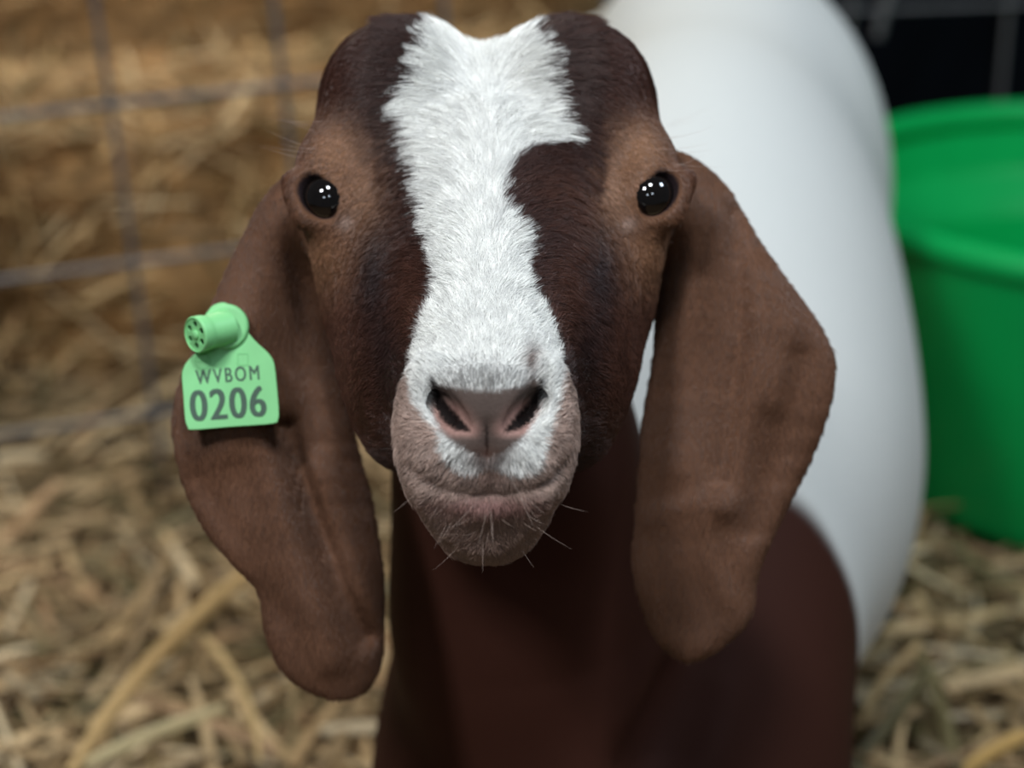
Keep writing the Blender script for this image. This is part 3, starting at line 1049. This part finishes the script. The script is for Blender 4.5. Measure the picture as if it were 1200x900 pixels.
def bale(loc, rotz, size, label, seed):
    L, W, H = size
    root = empty('straw_bale', loc, rotz)
    tag(root, label, 'bale', None)
    rb = np.random.default_rng(seed)
    bm = bmesh.new()
    bmesh.ops.create_cube(bm, size=1.0)
    bmesh.ops.scale(bm, vec=(L, W, H), verts=bm.verts)
    bmesh.ops.translate(bm, vec=(0, 0, H / 2), verts=bm.verts)
    bmesh.ops.bevel(bm, geom=bm.edges[:], offset=0.035, segments=3, affect='EDGES')
    bmesh.ops.subdivide_edges(bm, edges=bm.edges[:], cuts=9, use_grid_fill=True)
    for v in bm.verts:
        k = 0.026 * math.sin(v.co.x * 17 + seed + 2 * math.sin(v.co.z * 13)) * math.sin(v.co.z * 21 + v.co.y * 15 + seed * 2) + 0.008 * math.sin(v.co.x * 67 + v.co.z * 41) - 0.012
        pinch = 0.018 * sum(math.exp(-((v.co.x - a * L) / 0.02) ** 2) for a in (-0.22, 0.22))
        c = Vector((v.co.x, 0, H / 2)); dv = (v.co - c)
        v.co += dv.normalized() * (k - pinch)
        v.co.z = max(v.co.z, 0.0)
    from_bm('packed_straw', bm, M_bale, root)
    # straws standing out of the faces
    n = 2600
    face = rb.integers(0, 4, n)
    u = rb.uniform(-0.5, 0.5, n) * L; w = rb.uniform(-0.5, 0.5, n)
    pos = np.zeros((n, 3)); yaw = rb.normal(math.pi / 2, 0.9, n); pit = rb.normal(0, 0.25, n)
    fr = face == 0; tp = (face == 1) | (face == 3); en = face == 2
    pos[fr] = np.stack([u[fr], np.full(fr.sum(), -W / 2), (w[fr] + 0.5) * H], -1)
    yaw[fr] = rb.normal(0, 0.6, fr.sum()); pit[fr] = rb.normal(0, 0.7, fr.sum())
    pos[tp] = np.stack([u[tp], w[tp] * W, np.full(tp.sum(), H)], -1)
    yaw[tp] = rb.uniform(0, math.tau, tp.sum())
    sg = np.sign(rb.uniform(-1, 1, en.sum()))
    pos[en] = np.stack([sg * L / 2, w[en] * W, (rb.random(en.sum())) * H], -1)
    yaw[en] = rb.normal(math.pi / 2, 0.4, en.sum())
    pos += rb.normal(0, 0.005, pos.shape)
    ln_ = rb.gamma(4, 0.022, n).clip(0.02, 0.2)
    V, Q, C = stalks(n, pos, yaw, pit, ln_, rb.uniform(0.003, 0.007, n), rb)
    C = C * np.array((1.07, 1.0, 0.88))
    V[:, 2] = np.maximum(V[:, 2], 0.002)
    o = from_arrays('loose_straw', V, Q, M_straw, root, smooth=False, colors=C)
    o['kind'] = 'stuff'
    for a in (-0.22, 0.22):
        hw, hh = W / 2 - 0.012, H / 2 - 0.012
        ring = [(a * L, hw * sx * 1.0, H / 2 + hh * sz) for sx, sz in ((-1, -0.8), (-1, 0), (-1, 0.8), (-0.85, 1), (0, 1.0), (0.85, 1), (1, 0.8), (1, 0), (1, -0.8), (0.85, -1), (0, -1), (-0.85, -1), (-1, -0.8))]
        V, Q = tube_mesh('twine', ring, 0.0035, M_twine, 6)
        from_arrays('twine', V, Q, M_twine, root)
    return root


def along(u, back, z=0.0):
    n = np.array((-FD[1], FD[0], 0.0))
    return tuple(FA + FD * u + n * back + np.array((0, 0, z)))


bale(along(-0.62, 0.44), FANG, (0.90, 0.44, 0.30), 'straw bale low behind the wire panel at the far left', 3)
bale(along(0.30, 0.44), FANG, (0.90, 0.44, 0.30), 'straw bale behind the wire panel and behind the goat head', 4)
bale(along(0.22, 0.94), FANG, (0.90, 0.44, 0.42), 'taller straw bale of the back row behind the goat head', 6)
bale(along(-0.71, 0.94), FANG, (0.90, 0.44, 0.42), 'taller straw bale of the back row at the far left', 8)


# ------------------------------------------------------------------ green tub
def lathe(name, prof, mat, parent=None, n=72):
    out = []
    for i, q in enumerate(prof):                       # tight loops keep the corners crisp
        q = np.array(q, float)
        for j in (i - 1, i + 1):
            if 0 <= j < len(prof):
                e = np.array(prof[j], float) - q
                L = np.linalg.norm(e)
                if j == i + 1:
                    out.append(tuple(q))
                out.append(tuple(q + e * min(0.0012 / max(L, 1e-9), 0.3)))
        if i == len(prof) - 1:
            out.append(tuple(q))
    prof = out
    V, Q = [], []
    m = len(prof)
    for i in range(n):
        a = math.tau * i / n
        for r, z in prof:
            V.append((r * math.cos(a), r * math.sin(a), z))
    for i in range(n):
        for j in range(m - 1):
            Q.append((i * m + j, ((i + 1) % n) * m + j, ((i + 1) % n) * m + j + 1, i * m + j + 1))
    return from_arrays(name, V, Q, mat, parent)


TUB = (0.615, 1.765, 0.006)
tub = empty('plastic_tub', TUB, 0.0)
tag(tub, 'open green plastic tub on the straw behind the goat', 'tub')
RT, RB, HT_ = 0.310, 0.258, 0.300
lathe('shell', [(0.001, 0.0), (RB - 0.012, 0.0), (RB - 0.003, 0.003), (RB, 0.012), (RT, HT_ - 0.02), (RT - 0.005, HT_ - 0.02), (RT - 0.014, HT_ - 0.072), (RT - 0.017, HT_ - 0.078),
                (RT - 0.048, HT_ - 0.106), (RT - 0.054, HT_ - 0.118), (RB - 0.012, 0.016), (RB - 0.02, 0.010), (0.001, 0.010)], M_tub, tub)
ring = [(RT - 0.004 + 0.012 * math.cos(a), HT_ - 0.014 + 0.014 * math.sin(a)) for a in np.linspace(0, math.tau, 17)]
lathe('rim', ring, M_tub, tub)

# ------------------------------------------------------------------ ear tag
def outline_mesh(name, loops, depth, bevel, mat, parent, frame):
    """filled outline with holes, extruded; frame = 4x4 placing it"""
    cu = bpy.data.curves.new(name, 'CURVE')
    cu.dimensions = '2D'
    cu.fill_mode = 'BOTH'
    cu.extrude = depth
    cu.bevel_depth = bevel
    cu.bevel_resolution = 2
    for lp in loops:
        sp = cu.splines.new('POLY')
        sp.points.add(len(lp) - 1)
        for p, q in zip(sp.points, lp):
            p.co = (q[0], q[1], 0, 1)
        sp.use_cyclic_u = True
    tmp = bpy.data.objects.new(name, cu)
    COL.objects.link(tmp)
    dg = bpy.context.evaluated_depsgraph_get()
    me = bpy.data.meshes.new_from_object(tmp.evaluated_get(dg))
    bpy.data.objects.remove(tmp)
    bpy.data.curves.remove(cu)
    me.transform(frame)
    me.materials.clear()
    me.materials.append(mat)
    me.name = name
    return link(name, me, parent)


TAG_C = (270, 430)
back_pt = np.mean([ear_surf_l(x, y)[2] for x, y in ((250, 390), (290, 440), (240, 480), (300, 480), (262, 384))])
TD = min(ear_surf_l(x, y)[2] for x, y in ((262, 384), (225, 480), (315, 480), (270, 440))) - 0.0045
K = TD / F_PX
Rw = np.stack([np.array((1.0, 0, 0)), UPV, -FWD], 1)         # lens axes as columns


def tag_frame(off=0.0, rot=None):
    o = PW(TAG_C[0], TAG_C[1], TD)
    R = Rw @ np.array(Matrix.Rotation(math.radians(4), 3, 'Y') @ Matrix.Rotation(math.radians(-5), 3, 'X'))
    M = np.eye(4); M[:3, :3] = R; M[:3, 3] = o + R[:, 2] * off
    return Matrix(M.tolist())


def tp(x, y):
    return ((x - TAG_C[0]) * K, (TAG_C[1] - y) * K)


ear_tag = empty('ear_tag', PW(TAG_C[0], TAG_C[1], TD))
tag(ear_tag, 'light green plastic ear tag reading WVBOM 0206 pinned to the ear', 'tag')
inv = Matrix.Translation(-ear_tag.location)
PLATE = [(260, 355), (270, 359), (279, 368), (286, 384), (292, 393), (301, 403), (312, 413), (318, 421), (321, 431), (324, 458), (326, 484), (325, 491), (319, 496), (272, 499.5), (228, 503),
         (222, 500), (219, 490), (217, 465), (215, 441), (217, 431), (222, 423), (232, 412), (238, 400), (239, 385), (241, 373), (248, 360)]
o = outline_mesh('plate', [[tp(*q) for q in spline(PLATE, 4)]], 0.0005, 0.0004, M_tag, ear_tag, inv @ tag_frame())

# stud: ring, barrel and pierced face, leaning out to the side
sb = PW(262, 385, TD); axis = Rw @ np.array((-0.70, -0.20, 0.68)); axis /= np.linalg.norm(axis)
ax_z = axis; ax_x = np.cross(UPV, ax_z); ax_x /= np.linalg.norm(ax_x); ax_y = np.cross(ax_z, ax_x)
SM = np.eye(4); SM[:3, 0] = ax_x; SM[:3, 1] = ax_y; SM[:3, 2] = ax_z; SM[:3, 3] = sb
SM = inv @ Matrix(SM.tolist())
SL, SR = 0.0150, 0.0080


def lathe_at(name, prof, mat, parent, M, n=40):
    o = lathe(name, prof, mat, parent, n)
    o.data.transform(M)
    return o


base_n = Rw @ np.array((0, 0, 1.0))
lathe_at('collar', [(0.0, 0.0028), (0.0094, 0.0026), (0.0102, 0.0018), (0.0104, 0.0)], M_tag, ear_tag,
         inv @ tag_frame() @ Matrix.Translation((tp(264, 383)[0], tp(264, 383)[1], 0.0)))
stud = lathe_at('stud', [(SR * 0.98, -0.002), (SR * 0.94, SL * 0.6), (SR, SL * 0.75), (SR * 1.02, SL), (SR * 0.93, SL + 0.0006), (SR * 0.90, SL - 0.0002), (SR * 0.88, SL - 0.0030), (0.0002, SL - 0.0030)], M_tag, ear_tag, SM)
circ = lambda cx, cy, r, n=20, ry=None: [(cx + r * math.cos(math.tau * i / n), cy + (ry or r) * math.sin(math.tau * i / n)) for i in range(n)]
holes = [circ(0.0048 * math.cos(math.radians(60 * k + 20)), 0.0048 * math.sin(math.radians(60 * k + 20)), 0.00145) for k in range(6)]
outline_mesh('stud_face', [circ(0, 0, SR * 0.93, 40)] + holes, 0.0004, 0.0, M_tag, stud, SM @ Matrix.Translation((0, 0, SL - 0.0004)))
lathe_at('stud_tip', [(0.0022, SL - 0.0006), (0.0021, SL + 0.0006), (0.0012, SL + 0.0011), (0.0001, SL + 0.0012)], M_tag, stud, SM, 20)
lathe_at('hole_shade_disc', [(SR * 0.86, SL - 0.0026), (0.0001, SL - 0.0026)], M_hole_shade, stud, SM, 24)  # added dark disc that gives the holes their shade


def lettering(text, x0, y0, x1, y1, height, mat, bold=(0.0,), spacing=1.0):
    """text from (x0,y0) to (x1,y1): picture points of the base line, height in pixels"""
    cu = bpy.data.curves.new('lettering', 'FONT')
    cu.body = text
    cu.size = 1.0
    cu.extrude = 0.0001
    cu.space_character = spacing
    o = link('lettering', cu, ear_tag)
    bpy.context.view_layer.update()
    xs = [c[0] for c in o.bound_box]; ys = [c[1] for c in o.bound_box]
    a, b = np.array(tp(x0, y0)), np.array(tp(x1, y1))
    ang = math.atan2(b[1] - a[1], b[0] - a[0])
    sx = np.linalg.norm(b - a) / (max(xs) - min(xs)); sy = height * K / (max(ys) - min(ys))
    M = inv @ tag_frame(0.00095) @ Matrix.Translation((a[0], a[1], 0)) @ Matrix.Rotation(ang, 4, 'Z') @ Matrix.Diagonal((sx, sy, 1, 1)) @ Matrix.Translation((-min(xs), -min(ys), 0))
    dg = bpy.context.evaluated_depsgraph_get()
    one = bpy.data.meshes.new_from_object(o.evaluated_get(dg))
    bpy.data.objects.remove(o)
    bm = bmesh.new()
    for i, off in enumerate(bold):                 # heavier strokes: the letters laid over one another, a hair apart
        part = one.copy()
        part.transform(Matrix.Translation((off, 0, 0.00004 * i)))
        bm.from_mesh(part)
        bpy.data.meshes.remove(part)
    me = bpy.data.meshes.new('lettering')
    bm.to_mesh(me)
    bm.free()
    me.transform(M)
    me.materials.clear()
    me.materials.append(mat)
    return link('lettering', me, ear_tag)


lettering('WVBOM', 231, 451, 304, 445, 17, M_print, (-0.02, 0.0, 0.02), 1.3)
lettering('0206', 226, 494, 312, 488, 36, M_print, (-0.03, -0.015, 0.0, 0.015, 0.03), 1.12)
ringm = [circ(tp(238, 424)[0], tp(238, 424)[1], 9.5 * K, 24), circ(tp(238, 424)[0], tp(238, 424)[1], 8.0 * K, 24)]
outline_mesh('emblem', ringm, 0.0001, 0, M_faint, ear_tag, inv @ tag_frame(0.00095))
bar = lambda x0, y0, x1, y1: [tp(x0, y0), tp(x1, y0), tp(x1, y1), tp(x0, y1)]
outline_mesh('emblem', [bar(231, 423, 245, 425)], 0.0001, 0, M_faint, ear_tag, inv @ tag_frame(0.00095))
outline_mesh('emblem', [bar(278, 414, 291, 429), bar(279.5, 415.5, 289.5, 427.5)], 0.0001, 0, M_faint, ear_tag, inv @ tag_frame(0.00095))


# ------------------------------------------------------------------ single stalks that lie clear of the bedding
def floor_point(px, py, z):
    r = PW(px, py, 1.0) - CAM
    return CAM + r * ((z - CAM[2]) / r[2])


def single(name, a, b, z, w, tone, label, cat):
    p, q = floor_point(*a, z), floor_point(*b, z + 0.008)
    d = q - p; L = np.linalg.norm(d)
    V, Q, C = stalks(1, ((p + q) / 2)[None], np.array([math.atan2(d[1], d[0])]), np.array([math.asin(d[2] / L)]), np.array([L]), np.array([w]), np.random.default_rng(3), tones=np.array([tone]), bend=0.02)
    o = from_arrays(name, V, Q, M_straw, smooth=False, colors=np.repeat(np.array([tone]), len(V), 0))
    tag(o, label, cat)
    return o


single('straw_stalk', (70, 905), (305, 650), 0.085, 0.014, lin(206, 172, 118), 'broad tan straw blade lying diagonally, lower left corner', 'straw')
single('straw_stalk', (245, 745), (312, 890), 0.085, 0.010, lin(204, 176, 126), 'straight straw stalk pointing down below the tagged ear', 'straw')
single('straw_stalk', (95, 895), (262, 828), 0.08, 0.009, lin(196, 178, 132), 'pale straw stalk lying almost level at the bottom left', 'straw')
single('straw_stalk', (1008, 838), (1078, 752), 0.075, 0.008, lin(188, 158, 112), 'tan straw stalk slanting beside the brown shoulder', 'straw')
single('straw_stalk', (1128, 902), (1204, 858), 0.08, 0.010, lin(204, 164, 96), 'golden straw stalk at the lower right corner', 'straw')
